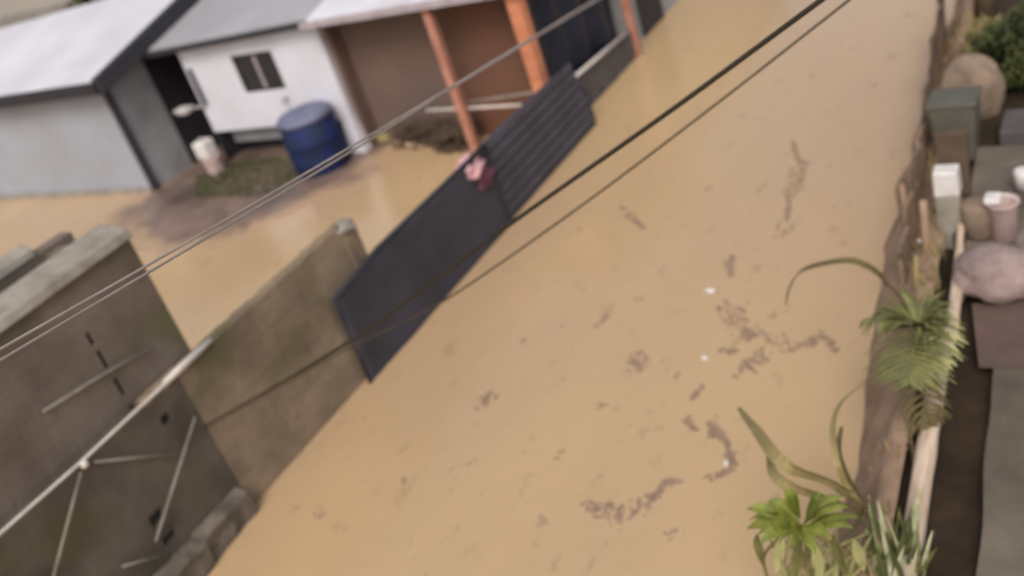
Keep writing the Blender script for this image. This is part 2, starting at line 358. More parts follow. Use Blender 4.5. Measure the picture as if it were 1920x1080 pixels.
# footing
ft = MB()
for (y0, y1, w_, h_) in ((1.0, 3.6, .30, .33), (3.62, 4.55, .27, .34), (4.57, 5.35, .20, .36)):
    ft.hexa([(-9.0, y0, -.2), (-9.0+w_*.8, y0, -.2), (-9.0+w_*.7, y1, -.2), (-9.0, y1, -.2)], [(-9.0, y0, h_+.03), (-9.0+w_, y0, h_-.02), (-9.0+w_*.85, y1, h_-.03), (-9.0, y1, h_+.02)])
bmesh.ops.subdivide_edges(ft.bm, edges=ft.bm.edges[:], cuts=7, use_grid_fill=True)
for v in ft.bm.verts: v.co += noise.noise_vector(v.co*5)*.035
ft.build('footing_ledge', M['ledge'], wt)
# taller block shed behind
st = thing('block_shed', (-9.8, 4, 0), 'tall roofless shed of dark concrete blocks behind the roadside wall at left', 'shed')
m_ = MB(); m_.box((-9.42, -1.0, -0.3), (-9.17, 4.84, 3.5)); m_.build('wall', M['wall_tall'], st)
m_ = MB(); m_.box((-9.42, 4.90, -0.3), (-9.17, 5.82, 3.5)); m_.build('wall', M['wall_tall'], st)
m_ = MB(); m_.box((-9.41, 4.84, -0.3), (-9.24, 4.90, 3.5)); 
for z0, z1 in ((2.95, 3.5), (2.72, 2.80), (2.36, 2.5), (2.0, 2.14)): m_.box((-9.24, 4.84, z0), (-9.172, 4.90, z1))
m_.build('joint', M['wall_tall'], st)
m_ = MB(); m_.hexa([(-9.62, -1, 3.5), (-9.13, -1, 3.5), (-9.10, 5.84, 3.5), (-9.64, 5.9, 3.5)], [(-9.60, -1, 3.64), (-9.16, -1, 3.62), (-9.12, 5.82, 3.62), (-9.60, 5.86, 3.66)])
m_.build('ring_beam', M['pale_concrete'], st, bevel=0.02)
m_ = MB(); m_.box((-10.62, -1.0, -0.3), (-10.42, 6.0, 3.48)); m_.build('wall', M['wall_tall'], st)
m_ = MB(); m_.hexa([(-10.80, -1, 3.48), (-10.36, -1, 3.48), (-10.40, 5.5, 3.48), (-10.7, 5.6, 3.48)], [(-10.78, -1, 3.6), (-10.38, -1, 3.6), (-10.42, 5.48, 3.58), (-10.68, 5.55, 3.6)])
m_.build('ring_beam', M['pale_concrete'], st, bevel=0.02)
m_ = MB(); m_.box((-10.42, 5.58, -0.3), (-9.42, 5.80, 3.42)); m_.build('wall', M['wall_tall'], st)
m_ = MB(); m_.box((-10.42, -1, 2.6), (-9.42, 5.58, 2.72)); m_.build('inner_slab', M['wall_tall'], st)
m_ = MB(); m_.tube([pxx(80, 772, -9.13), pxx(180, 710, -9.14), pxx(285, 650, -9.12)], 0.014, 8); m_.build('conduit', M['pipe_dim'], st)
# rubble on top
for i, (x, y, s_) in enumerate(((-9.75, 4.4, .12), (-9.8, 5.2, .10), (-10.05, 5.0, .13), (-9.7, 3.6, .09))):
    m_ = MB(); m_.blob((x, y, 2.72+s_*0.6), (s_, s_*1.4, s_*0.7), 0.5, 2, 2, i); tag(m_.build('concrete_rubble', M['concrete']), 'broken lumps of concrete lying inside the roofless block shed', 'rubble', 'rubble in the shed')

# pipe frame in front of the wall
pf = thing('pipe_frame', (-8.93, 4, 1.9), 'pale metal pipe rail with diagonal braces fixed along the wall at lower left', 'pipe frame')
m_ = MB(); m_.tube([(-8.93, -1.0, 2.0), pxx(0, 1000, -8.93), pxx(150, 868, -8.93), pxx(330, 700, -8.93), pxx(378, 655, -8.93)], 0.016, 10); m_.build('top_rail', M['pipe'], pf)
for a, b_, x_ in (((152, 885), (98, 1090), -8.93), ((366, 782), (292, 1015), -8.93), ((178, 866), (332, 850), -8.95), ((230, 1062), (296, 1043), -8.93)):
    m_ = MB(); m_.tube([pxx(*a, x_), pxx(*b_, x_)], 0.014, 8); m_.build('brace', M['pipe_dim'], pf)
m_ = MB(); m_.lathe((-8.93, 4.0, 1.95), [(0.03, 0), (0.045, 0.03), (0.03, 0.08)], 10); m_.build('clamp', M['pipe'], pf)

# ------------------------------------------------------------------ gate (x = -8.85)
gt = thing('sliding_gate', (-8.9, 11.5, 0), 'long charcoal metal gate with plain near sheet and slatted far half beside the water', 'gate')
# solid near half
m_ = MB(); nx, nz = 30, 10
rowsf = []
for i in range(nx+1):
    y = 7.78+(11.9-7.78)*i/nx; r = []
    for k in range(nz+1):
        z = -0.1+1.5*k/nz
        topz = 1.36+0.10*min(1, max(0, (y-7.8)/1.0))
        z = -0.1+(topz+0.1)*k/nz
        r.append((y, z, -8.86+0.025*noise.noise(Vector((y*1.3, z*1.6, 2)))))
    rowsf.append(r)
for off in (0.0, -0.04):
    vv = [[m_.bm.verts.new((x+off, y, z)) for (y, z, x) in r] for r in rowsf]
    for a, b_ in zip(vv, vv[1:]):
        for k in range(nz): f = m_.bm.faces.new([a[k], a[k+1], b_[k+1], b_[k]]); f.smooth = True
    if off == 0: v0 = vv
for k in range(nz):
    m_.bm.faces.new([v0[0][k], v0[0][k+1], vv[0][k+1], vv[0][k]]); m_.bm.faces.new([v0[-1][k], v0[-1][k+1], vv[-1][k+1], vv[-1][k]])
for i in range(nx): m_.bm.faces.new([v0[i][nz], v0[i+1][nz], vv[i+1][nz], vv[i][nz]])
m_.build('solid_panel', M['gate'], gt)
m_ = MB(); m_.tube([(-8.87, 7.78, -0.1), (-8.87, 7.78, 1.34), (-8.87, 8.85, 1.45), (-8.87, 11.9, 1.43)], 0.032, 8); m_.build('frame', M['gate'], gt)
# slatted far half with a rounded far end
def gtop(y): return 1.36 if y < 14.6 else 1.36-0.75*((y-14.6)/0.95)**2
m_ = MB(); vs = []
outl = [(11.9, -0.1)]+[(15.5, -0.1), (15.52, 0.45)]+[(15.5-0.1*k, gtop(15.5-0.1*k)) for k in range(0, 10)]+[(11.9, 1.38)]
fr = [m_.bm.verts.new((-8.93, y, z)) for y, z in outl]; bk_ = [m_.bm.verts.new((-8.97, y, z)) for y, z in outl]
m_.bm.faces.new(fr); m_.bm.faces.new(bk_[::-1])
for i in range(len(fr)): m_.bm.faces.new([fr[i], fr[(i+1) % len(fr)], bk_[(i+1) % len(fr)], bk_[i]])
m_.build('slatted_panel', M['gate'], gt)
for k in range(7):
    z = 0.12+k*0.19; ye = 15.42 if z < 0.6 else 15.35-0.25*(z-0.6)
    m_ = MB(); m_.box((-8.93, 11.95, z), (-8.905, ye, z+0.145)); sl = m_.build('slat', M['gate_rib'], gt, bevel=0.012)
for y in (11.93,):
    m_ = MB(); m_.box((-8.888, y, -0.05), (-8.865, y+0.06, 1.4)); m_.build('upright', M['gate'], gt, bevel=0.006)
m_ = MB(); m_.tube([(-8.95, 11.9, 1.41), (-8.95, 14.5, 1.38)]+[(-8.95, 14.6+0.1*k, gtop(14.6+0.1*k)+0.02) for k in range(1, 10)]+[(-8.95, 15.53, 0.4), (-8.95, 15.5, -0.1)], 0.03, 8); m_.build('end_rail', M['gate'], gt)

# pink bundle on the gate
cl = thing('cloth_bundle', (-8.95, 11.6, 1.4), 'pale pink and magenta cloth bundled over the top of the dark gate', 'cloth')
c0 = pxx(882, 318, -8.95)
m_ = MB(); m_.blob(c0+Vector((0, 0, 0.03)), (0.16, 0.30, 0.17), 0.75, 1.9, 4, 2.0); m_.build('pink_cloth', M['pink_cloth'], cl)
c1 = pxx(908, 332, -8.85)
m_ = MB(); m_.blob(c1, (0.07, 0.24, 0.12), 0.7, 1.9, 4, 5.0); m_.build('magenta_cloth', M['magenta_cloth'], cl)

LB = []
# ------------------------------------------------------------------ left house
lh = thing('grey_house', (-23.5, 16, 0), 'low pale grey house with a white iron roof and dark fascia at upper left', 'house')
m_ = MB(); m_.box((-30.0, 13.75, -0.4), (-19.72, 16.3, 2.72)); m_.build('wall', M['house_grey'], lh)
m_ = MB(); m_.box((-19.72, 13.78, -0.4), (-19.66, 19.5, 2.85)); m_.build('side_wall', M['side_grey'], lh)
m_ = MB(); m_.box((-19.76, 13.70, -0.4), (-19.58, 13.80, 2.72)); m_.build('corner_strip', M['fascia_dark'], lh)
m_ = MB(); m_.box((-30.0, 13.64, -0.3), (-19.76, 13.75, 0.12)); m_.build('plinth', M['concrete'], lh)
def rz(y): return 2.86+0.217*(y-13.5)
m_ = MB(); m_.hexa([(-31, 13.36, rz(13.36)), (-19.3, 13.36, rz(13.36)), (-19.3, 17.7, rz(17.7)), (-31, 16.5, rz(16.5))], [(-31, 13.36, rz(13.36)+0.05), (-19.3, 13.36, rz(13.36)+0.05), (-19.3, 17.7, rz(17.7)+0.05), (-31, 16.5, rz(16.5)+0.05)])
rf = m_.build('roof', M['roof_white'], lh)
m_ = MB(); m_.box((-31, 13.28, 2.60), (-19.2, 13.355, 2.87)); m_.build('fascia', M['fascia_dark'], lh)
m_ = MB(); m_.hexa([(-19.28, 13.28, 2.60), (-19.04, 13.28, 2.60), (-19.04, 18.9, rz(18.9)-0.25), (-19.28, 18.9, rz(18.9)-0.25)],
                  [(-19.28, 13.28, 2.95), (-19.10, 13.28, 2.93), (-19.10, 18.9, rz(18.9)+0.10), (-19.28, 18.9, rz(18.9)+0.12)]); m_.build('barge_board', M['fascia_dark'], lh)

for i, (c, rad, lab) in enumerate((((-24.5, 19.2, 3.3), (1.6, 1.2, 1.3), 'dark green bush showing above the far edge of the white roof'),)):
    bt_ = thing('bush', (c[0], c[1], 0), lab, 'bush'); LB.append((bt_, c, rad))
yw = MB(); yw.box((-31, 18.2, -.3), (-25.8, 18.45, 3.7)); tag(yw.build('rear_wall', M['concrete'], bevel=.02), 'grey cement wall behind the white roof at the top left corner', 'wall')
m_ = MB(); m_.box((-19.66, 15.0, -0.3), (-19.64, 16.2, 2.75)); m_.build('alley_shade', M['fascia_dark'], lh)  # dark panel that paints the alley's shade onto the side wall
# ------------------------------------------------------------------ white house + porch
wh = thing('white_house', (-14, 17, 0), 'white house with small dark window, grey iron roof and a brown-walled porch', 'house')
YF = 15.0
wx0, wx1, wz0, wz1 = -16.88, -15.66, 1.62, 2.48
L_, R_, B_, T_ = -18.42, -14.22, 0.79, 2.92
for nm, a, b_ in (('wall', (L_, YF, B_), (wx0, YF+0.15, T_)), ('wall', (wx1, YF, B_), (R_, YF+0.15, T_)), ('wall', (wx0, YF, B_), (wx1, YF+0.15, wz0)), ('wall', (wx0, YF, wz1), (wx1, YF+0.15, T_))):
    pass
m_ = MB()
m_.box((L_, YF, B_), (wx0, YF+0.15, T_)); m_.box((wx1, YF, B_), (R_, YF+0.15, T_)); m_.box((wx0, YF, B_), (wx1, YF+0.15, wz0)); m_.box((wx0, YF, wz1), (wx1, YF+0.15, T_))
m_.build('wall', M['white_wall'], wh)
m_ = MB(); m_.hexa([(-14.62, YF-0.10, -0.3), (-14.10, YF-0.10, -0.3), (-14.10, YF+0.16, -0.3), (-14.62, YF+0.16, -0.3)], [(-14.52, YF, B_), (R_, YF, B_), (R_, YF+0.15, B_), (-14.52, YF+0.15, B_)]); m_.build('wall_foot', M['white_wall'], wh)
m_ = MB(); m_.box((-16.35, YF-0.01, 0.40), (-16.12, YF+0.15, B_)); m_.build('wall_foot', M['white_wall'], wh)
win = MB(); 
xm = (wx0+wx1)/2
for a, b_ in (((wx0, 0, wz0), (wx0+0.04, 0, wz1)), ((wx1-0.04, 0, wz0), (wx1, 0, wz1)), ((wx0+.04, 0, wz0), (wx1-.04, 0, wz0+0.04)), ((wx0+.04, 0, wz1-0.04), (wx1-.04, 0, wz1))):
    win.box((a[0], YF+0.03, a[2]), (b_[0], YF+0.09, b_[2]))
wo_ = win.build('window', M['fascia_dark'], wh)
m_ = MB(); m_.box((wx0+.04, YF+0.06, wz0+.04), (wx1-.04, YF+0.07, wz1-.04)); m_.build('pane', M['glass'], wo_)
m_ = MB(); m_.box((xm-0.01, YF+0.02, wz0+0.06), (xm+0.06, YF+0.055, wz1-0.08)); m_.build('mullion', M['fascia_pale'], wo_)
# body behind, dark recess under the raised wall, passage door
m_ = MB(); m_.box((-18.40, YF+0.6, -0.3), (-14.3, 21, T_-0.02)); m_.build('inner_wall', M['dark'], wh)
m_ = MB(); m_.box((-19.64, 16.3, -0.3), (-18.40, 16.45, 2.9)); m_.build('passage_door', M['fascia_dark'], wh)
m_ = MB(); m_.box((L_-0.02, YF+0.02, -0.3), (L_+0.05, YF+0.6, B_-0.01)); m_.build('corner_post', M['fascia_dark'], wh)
m_ = MB(); m_.box((-18.3, YF+0.35, 0.35), (-16.4, YF+0.58, 0.62)); m_.build('shelf', M['side_grey'], wh)
# grey roof over the white part
def rg(y): return 3.02+0.2*(y-14.85)
m_ = MB(); m_.hexa([(-20.9, 14.82, rg(14.82)-0.14), (-14.05, 14.82, rg(14.82)), (-14.05, 22, rg(22)), (-20.9, 22, rg(22))], [(-20.9, 14.82, rg(14.82)-0.10), (-14.05, 14.82, rg(14.82)+0.04), (-14.05, 22, rg(22)+0.04), (-20.9, 22, rg(22)+0.04)])
m_.build('roof', M['roof_grey'], wh)
m_ = MB(); m_.hexa([(-20.4, 14.70, 2.78), (-14.05, 14.70, 2.91), (-14.05, 14.815, 2.91), (-20.4, 14.815, 2.78)], [(-20.4, 14.70, 2.88), (-14.05, 14.70, 3.01), (-14.05, 14.815, 3.01), (-20.4, 14.815, 2.88)]); m_.build('gutter', M['fascia_dark'], wh)
# porch
m_ = MB(); m_.box((-14.09, 15.5, -0.3), (-11.6, 15.65, 3.05)); m_.build('porch_wall', M['brown_wall'], wh)
m_ = MB(); m_.box((-11.6, 15.42, -0.3), (-9.80, 15.62, 3.05)); m_.build('porch_wall', M['rust_wall'], wh)
m_ = MB(); m_.box((-14.24, YF+0.16, -0.3), (-14.1, 16.1, 2.9)); m_.build('porch_side_wall', M['brown_wall'], wh)
def rp(y): return 3.03+0.2*(y-14.6)
m_ = MB(); m_.hexa([(-14.03, 14.62, rp(14.62)), (-9.2, 14.62, rp(14.62)), (-9.2, 22, rp(22)), (-14.03, 22, rp(22))], [(-14.03, 14.62, rp(14.62)+0.04), (-9.2, 14.62, rp(14.62)+0.04), (-9.2, 22, rp(22)+0.04), (-14.03, 22, rp(22)+0.04)])
m_.build('roof', M['roof_white'], wh)
m_ = MB(); m_.box((-14.2, 14.56, 2.915), (-9.2, 14.615, 3.04)); m_.build('fascia', M['fascia_pale'], wh)
for (x, y, r_, x2) in ((-11.25, 14.75, 0.08, -11.22), (-9.42, 14.82, 0.125, -9.40), (-9.42, 18.87, 0.075, -9.42)):
    m_ = MB(); m_.hexa([(x2-r_, y-r_, -0.3), (x2+r_, y-r_, -0.3), (x2+r_, y+r_, -0.3), (x2-r_, y+r_, -0.3)], [(x-r_, y-r_, 3.03), (x+r_, y-r_, 3.03), (x+r_, y+r_, 3.03), (x-r_, y+r_, 3.03)])
    m_.build('post', M['orange' if r_ > .1 else 'faded_orange'], wh, bevel=0.015)
# porch rails between posts
for a, b_, m1 in (((878, 192), (1008, 172), 'pipe_dim'), ((800, 207), (978, 197), 'pipe')):
    p, q = pyy(*a, 14.95), pyy(*b_, 14.95)
    m_ = MB(); m_.tube([p, q], 0.028, 8); m_.build('rail', M[m1], wh)
# navy sheet painted as the dark porch interior, and low wall
m_ = MB()
nv = []
for i in range(33):
    y = 15.1+i*0.115; r = []
    for k in range(7): r.append(m_.bm.verts.new((-9.72+0.06*math.sin(y*7)+0.03*math.sin(y*15+k*.6), y, 0.3+2.5*k/6)))
    nv.append(r)
for a, b_ in zip(nv, nv[1:]):
    for k in range(6): f = m_.bm.faces.new([a[k], a[k+1], b_[k+1], b_[k]]); f.smooth = True
nt_ = m_.build('porch_shade_sheet', M['navy']); 
sm = nt_.modifiers.new('thick', 'SOLIDIFY'); sm.thickness = 0.012
tag(nt_, 'dark navy sheet standing in for the dim blue porch interior between the two orange posts nearest the road', 'shade_sheet')
m_ = MB(); m_.box((-9.55, 15.55, -0.3), (-9.42, 18.78, 0.62)); m_.build('low_wall', M['dark_plaster'], wh)
m_ = MB(); m_.tube([pxx(1074, 147, -9.35), pxx(1176, 60, -9.35)], 0.035, 8); m_.build('rail', M['pipe'], wh)
# house further up the street
fh = thing('far_building', (-11, 24, 0), 'dark grey building edge standing beyond the last orange post', 'building')
m_ = MB(); m_.box((-16, 19.3, -0.3), (-9.75, 30, 3.0)); m_.build('wall', M['side_grey'], fh)
m_ = MB(); m_.box((-9.75, 20.0, -0.3), (-9.70, 21.2, 2.0)); m_.build('door', M['fascia_dark'], fh)
m_ = MB(); m_.hexa([(-16.2, 19.2, 3.0), (-9.5, 19.2, 3.0), (-9.5, 30.2, 3.0), (-16.2, 30.2, 3.0)], [(-16.2, 19.2, 3.6), (-9.5, 19.2, 3.05), (-9.5, 30.2, 3.05), (-16.2, 30.2, 3.6)]); m_.build('roof', M['roof_grey'], fh)

# ------------------------------------------------------------------ things in the yard
bd = thing('water_drum', (-14.88, 14.4, 0), 'large blue plastic drum with a pale lid against the white wall', 'drum')
m_ = MB(); m_.lathe((-14.88, 14.40, 0), [(0.58, -0.3), (0.60, 0.0), (0.61, 0.3), (0.62, 0.32), (0.61, 0.36), (0.61, 0.7), (0.62, 0.72), (0.60, 0.76), (0.58, 1.15), (0.5, 1.2)], 28); m_.build('drum_body', M['blue'], bd)
m_ = MB(); m_.lathe((-14.88, 14.40, 0), [(0.60, 1.16), (0.60, 1.24), (0.54, 1.30), (0.3, 1.36), (0.05, 1.38)], 28); m_.build('lid', M['blue_pale'], bd)
m_ = MB(); m_.tube([(-14.88, 14.40, 1.36), (-14.88, 14.40, 1.43)], [0.09, 0.07], 12); m_.build('knob', M['blue_pale'], bd)
tp = MB(); tp.tube([(-15.75, 15.0, 1.42), (-15.75, 14.86, 1.42), (-15.75, 14.82, 1.34)], 0.03, 8); tp.tube([(-15.82, 14.9, 1.46), (-15.68, 14.9, 1.46)], 0.012, 6); tag(tp.build('water_tap', M['fascia_pale']), 'small tap on the white wall above the blue drum', 'tap')

q = pz(405, 330, 0)
m_ = MB(); m_.lathe((q.x, q.y+0.1, 0), [(0.20, -0.2), (0.21, 0.1), (0.22, 0.42), (0.235, 0.45), (0.2, 0.46)], 20); tag(m_.build('bucket', M['pink_pl']), 'dull pinkish pail standing in shallow water below the white canister', 'bucket')
m_ = MB(); m_.box((q.x-0.24, q.y-0.08, 0.465), (q.x+0.14, q.y+0.28, 0.86)); cn = m_.build('canister', M['white_pl'], None, bevel=0.05); tag(cn, 'white square plastic canister stacked on a pinkish pail by the dark alley', 'canister')
m_ = MB(); m_.tube([(q.x-0.05, q.y+0.1, 0.855), (q.x-0.05, q.y+0.1, 0.92)], 0.05, 10); m_.build('cap', M['fascia_pale'], cn)
# pale sink bracket by the alley
sk = thing('wall_basin', (-18.8, 14.8, 1.3), 'small white basin and pipe fixed beside the dark alley', 'basin')
m_ = MB(); m_.hexa([Vector(p) for p in ((-19.0, 14.72, 1.38), (-18.7, 14.72, 1.38), (-18.7, 14.98, 1.38), (-19.0, 14.98, 1.38))], [Vector(p) for p in ((-19.08, 14.66, 1.52), (-18.66, 14.66, 1.52), (-18.66, 14.99, 1.52), (-19.08, 14.99, 1.52))]); m_.build('bowl', M['white_pl'], sk, bevel=0.03)
m_ = MB(); m_.tube([(-18.66, 14.9, 1.47), (-18.3, 14.96, 1.45)], 0.03, 8); m_.build('bracket', M['fascia_pale'], sk)
m_ = MB(); m_.tube([(-18.22, 14.94, 1.5), (-18.22, 14.94, 2.35)], 0.045, 8); m_.build('drain_pipe', M['fascia_dark'], sk)

# dark sheet just above the water, painted as the house's shade and reflection
def inside_poly(x, y, P_):
    c = False; n = len(P_); d = 1e9
    for i in range(n):
        (x0, y0), (x1, y1) = P_[i], P_[(i+1) % n]
        if (y0 > y) != (y1 > y) and x < (x1-x0)*(y-y0)/(y1-y0)+x0: c = not c
        t_ = max(0, min(1, ((x-x0)*(x1-x0)+(y-y0)*(y1-y0))/((x1-x0)**2+(y1-y0)**2)))
        d = min(d, math.hypot(x-x0-t_*(x1-x0), y-y0-t_*(y1-y0)))
    return d if c else -d
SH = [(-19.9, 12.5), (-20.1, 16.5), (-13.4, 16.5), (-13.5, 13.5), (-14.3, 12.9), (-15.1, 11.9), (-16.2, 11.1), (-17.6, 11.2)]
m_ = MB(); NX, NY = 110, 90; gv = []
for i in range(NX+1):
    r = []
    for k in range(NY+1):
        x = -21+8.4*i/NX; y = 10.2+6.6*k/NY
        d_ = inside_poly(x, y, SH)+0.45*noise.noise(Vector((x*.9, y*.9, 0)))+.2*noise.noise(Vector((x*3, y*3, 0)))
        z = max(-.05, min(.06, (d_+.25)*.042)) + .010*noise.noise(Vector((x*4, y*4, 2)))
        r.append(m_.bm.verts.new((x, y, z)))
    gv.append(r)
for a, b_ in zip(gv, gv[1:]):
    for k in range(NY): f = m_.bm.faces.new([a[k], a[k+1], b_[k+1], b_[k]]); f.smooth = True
tag(m_.build('house_reflection_sheet', M['house_reflection']), kind='structure')
# grass patch
gm = MB()
for i in range(4200):
    u = random.random(); a = pz(random.uniform(370, 600), random.uniform(300, 375), 0)
    cx, cy = a.x, a.y
    e = ((cx+17.0)/1.9)**2+((cy-13.9)/1.0)**2
    if e > 1: continue
    h = random.uniform(0.05, 0.17); d_ = Vector((random.uniform(-1, 1), random.uniform(-1, 1), 0))*0.07
    gm.ribbon([(cx, cy, -0.01), Vector((cx, cy, h*0.6))+d_*0.4, Vector((cx, cy, h))+d_], [0.012, 0.01, 0.002], fold=0.3)
tag(gm.build('grass', M['grass']), 'green grass showing through shallow water in front of the white house', 'grass', kind='stuff')
# debris in the yard: planks and dark brush
pl_ = MB(); a, b_ = pz(735, 266, 0.06), pz(792, 276, 0.04)
pl_.tube([a, (a+b_)/2+Vector((0, 0, .02)), b_], [0.08, 0.09, 0.06], 8, sq=0.5); tag(pl_.build('plank', M['wood']), 'pale broken plank floating by the porch wall', 'plank')
a, b_ = pz(690, 262, 0.1), pz(735, 250, 0.12)
pl_ = MB(); pl_.blob((a+b_)/2, (0.35, 0.2, 0.14), 0.4, 2, 3, 1); tag(pl_.build('debris_clump', M['olive']), 'greenish debris clump at the foot of the white wall corner', 'debris')
for j, (px_, py_, lab) in enumerate(((800, 222, 'dark tangled brush pile caught behind the left orange post'), (858, 262, 'small dark brush clump at the foot of the left orange post'))):
    c = pz(px_, py_, 0.15); dm = MB()
    if j == 0: c = Vector((-12.3, 15.3, 0.1))
    for i in range(170 if j == 0 else 70):
        p = c+Vector((random.uniform(-1, 1)*(1.0 if j == 0 else 0.35), random.uniform(-.35, .1), random.uniform(-0.1, 0.45 if j == 0 else .25)))
        d_ = Vector((random.uniform(-1, 1), random.uniform(-.5, .5), random.uniform(-.3, .5))).normalized()*random.uniform(.1, .32)
        dm.tube([p-d_, p, p+d_+Vector((0, 0, -.04))], [0.012, 0.02, 0.008], 5)
    tag(dm.build('brush_pile', M['wood_dark']), lab, 'brush pile')

# ------------------------------------------------------------------ debris on the water
strings = [[(1355, 570), (1375, 600), (1400, 622), (1430, 640), (1480, 646), (1510, 650), (1545, 630), (1562, 660)],
 [(1480, 270), (1500, 300), (1495, 335), (1480, 375), (1472, 410), (1466, 440)], [(1165, 390), (1185, 412), (1210, 428)],
 [(1320, 725), (1300, 752)], [(1290, 785), (1310, 815), (1345, 820), (1335, 795), (1360, 845), (1376, 880)],
 [(1095, 950), (1160, 972), (1210, 945), (1250, 905), (1300, 900), (1365, 882)], [(1345, 655), (1405, 665), (1430, 686), (1380, 700)],
 [(1370, 480), (1365, 520)], [(915, 735), (905, 762)], [(1200, 660), (1205, 700)], [(1120, 610), (1135, 590)]]
spots = [(1240, 512), (930, 742), (1052, 850), (1205, 812), (602, 965), (1330, 355), (1270, 705), (885, 868), (1082, 432), (1200, 560), (1420, 500), (1495, 60), (1700, 30), (1640, 160), (1130, 760), (1450, 590), (1560, 430), (980, 640), (760, 900), (1010, 980), (1260, 1000), (1180, 240)]
sc = MB()
def fleck(c, r, el=1.0):
    zz = random.uniform(.003, .011); n = 7; ang = random.uniform(0, 3.14); vs_ = []
    for k in range(n):
        t_ = k*2*math.pi/n; rr = r*random.uniform(.5, 1.2)
        u, v_ = rr*math.cos(t_)*el, rr*math.sin(t_)
        vs_.append(Vector((c.x+u*math.cos(ang)-v_*math.sin(ang), c.y+u*math.sin(ang)+v_*math.cos(ang), 0)))
    sc.hexa([Vector((v_.x, v_.y, -.004-zz*.3)) for v_ in vs_], [Vector((c.x+(v_.x-c.x)*.75, c.y+(v_.y-c.y)*.75, zz)) for v_ in vs_])
for s_ in strings:
    pts = [pz(*p) for p in s_]
    for a, b_ in zip(pts, pts[1:]):
        n = max(2, int((b_-a).length/0.009))
        for k in range(n):
            c = a.lerp(b_, k/n); wv_ = noise.noise_vector(c*2.3)*.08; sg = .018+.06*max(0, noise.noise(c*1.7+Vector((3, 8, 1))))*2
            c = c+Vector((wv_.x+random.gauss(0, sg), wv_.y+random.gauss(0, sg*1.3), 0))
            if noise.noise(c*2.9) > -0.38: fleck(c, random.uniform(.010, .034), random.uniform(1, 2.2))
for p in spots:
    c0 = pz(*p)
    for k in range(10): fleck(c0+Vector((random.gauss(0, .03), random.gauss(0, .045), 0)), random.uniform(.008, .02), random.uniform(1, 2))
for k in range(160):
    fleck(Vector((random.uniform(-8.8, -3.2), random.uniform(3, 24), 0)), random.uniform(.005, .014), 1.5)
tag(sc.build('floating_debris', M['scum']), 'brown twigs and foam flecks drifting in strings on the flood water', 'debris', kind='stuff')
for i, (p, lab, r_) in enumerate((((1330, 545), 'white litter scrap on the water, farthest of the three', (.075, .035, .03)), ((1321, 671), 'white litter scrap on the water, middle of the three', (.04, .035, .025)), ((1362, 868), 'white litter scrap on the water, nearest of the three', (.025, .05, .025)))):
    c = pz(*p, 0.02); m_ = MB(); m_.blob(c, r_, 0.5, 2, 2, i*3.1); tag(m_.build('litter', M['white_pl']), lab, 'litter', 'white litter on the water')

# ------------------------------------------------------------------ overhead cables
def in_plane(px_, py_, A, B):
    """the point seen at a pixel, on the vertical plane through A and B"""
    n = (B-A).cross(Vector((0, 0, 1))); r = ray(px_, py_); return O + r*((A-O).dot(n)/r.dot(n))
def cable(pts_px, A, B, r, m, label, ext0, ext1):
    ps = smooth_path([in_plane(px_, py_, A, B) for px_, py_ in pts_px], 60)
    far, near = ps[0], ps[-1]
    if ext0: ps = [far+(far-ps[3]).normalized()*ext0] + ps
    if ext1: ps = ps + [near+(near-ps[-4]).normalized()*ext1]
    m_ = MB(); m_.tube(ps, [r*(0.5+0.5*min(1, (p-near).length/2.5)) if not ext1 else r for p in ps], 8); return tag(m_.build('overhead_cable', m), label, 'cable', 'overhead cables')
A_ = Vector((-8.96, 5.37, 1.28)); B1 = pxx(1540, 0, -1.7); B2 = pxx(1592, 0, -1.9)
cable([(1540, 0), (1250, 213), (965, 414), (850, 500), (740, 582), (640, 650), (520, 722), (384, 799)], A_, B1, 0.0175, M['cable_dark'], 'thick dark overhead cable crossing above the water, upper of the dark pair', 8, 0)
cable([(1592, 0), (1330, 205), (1080, 393), (850, 553), (740, 612), (640, 660), (520, 729), (386, 803)], A_+Vector((0.03, 0.02, -0.02)), B2, 0.0105, M['cable_brown'], 'thin brown overhead cable below the thick dark one', 8, 0)
cable([(1112, 0), (850, 160), (640, 286), (300, 484), (0, 655)], pxx(0, 655, -4.2), pxx(1112, 0, -4.2), 0.0075, M['cable_pale'], 'pale overhead cable crossing in front of the orange posts, upper strand', 8, 5)
cable([(1116, 4), (852, 163), (645, 292), (300, 498), (0, 676)], pxx(0, 676, -4.25), pxx(1116, 4, -4.25), 0.0075, M['cable_pale'], 'pale overhead cable just under its twin across the yard, lower strand', 8, 5)

# ------------------------------------------------------------------ right side: timber rail, posts, yard things
rail = thing('timber_rail', (-1.8, 8, 0.8), 'bleached timber rail running along the top of the muddy bank', 'rail')
rp_ = [pz(1803, 395, .85), pz(1797, 500, .85), pz(1785, 610, .83), pz(1762, 690, .80), pz(1745, 790, .82), pz(1728, 900, .82), pz(1706, 1040, .83), pz(1680, 1180, .83)]
sp_ = smooth_path(rp_, 40)
m_ = MB(); m_.tube(sp_, [0.035+0.05*min(1, i/18)+0.01*noise.noise(Vector((i*.5, 0, 0))) for i in range(len(sp_))], 10, sq=0.8); m_.build('beam', M['bamboo'], rail)
for i, (a, b_, r_) in enumerate((((1700, 780), (1722, 905), .018), ((1790, 430), (1805, 560), .02), ((1722, 560), (1745, 700), .02))):
    m_ = MB(); m_.tube([pz(*a, 0.75), pz(*b_, 0.80)], r_, 7); m_.build('batten', M['wood_dark'], rail)
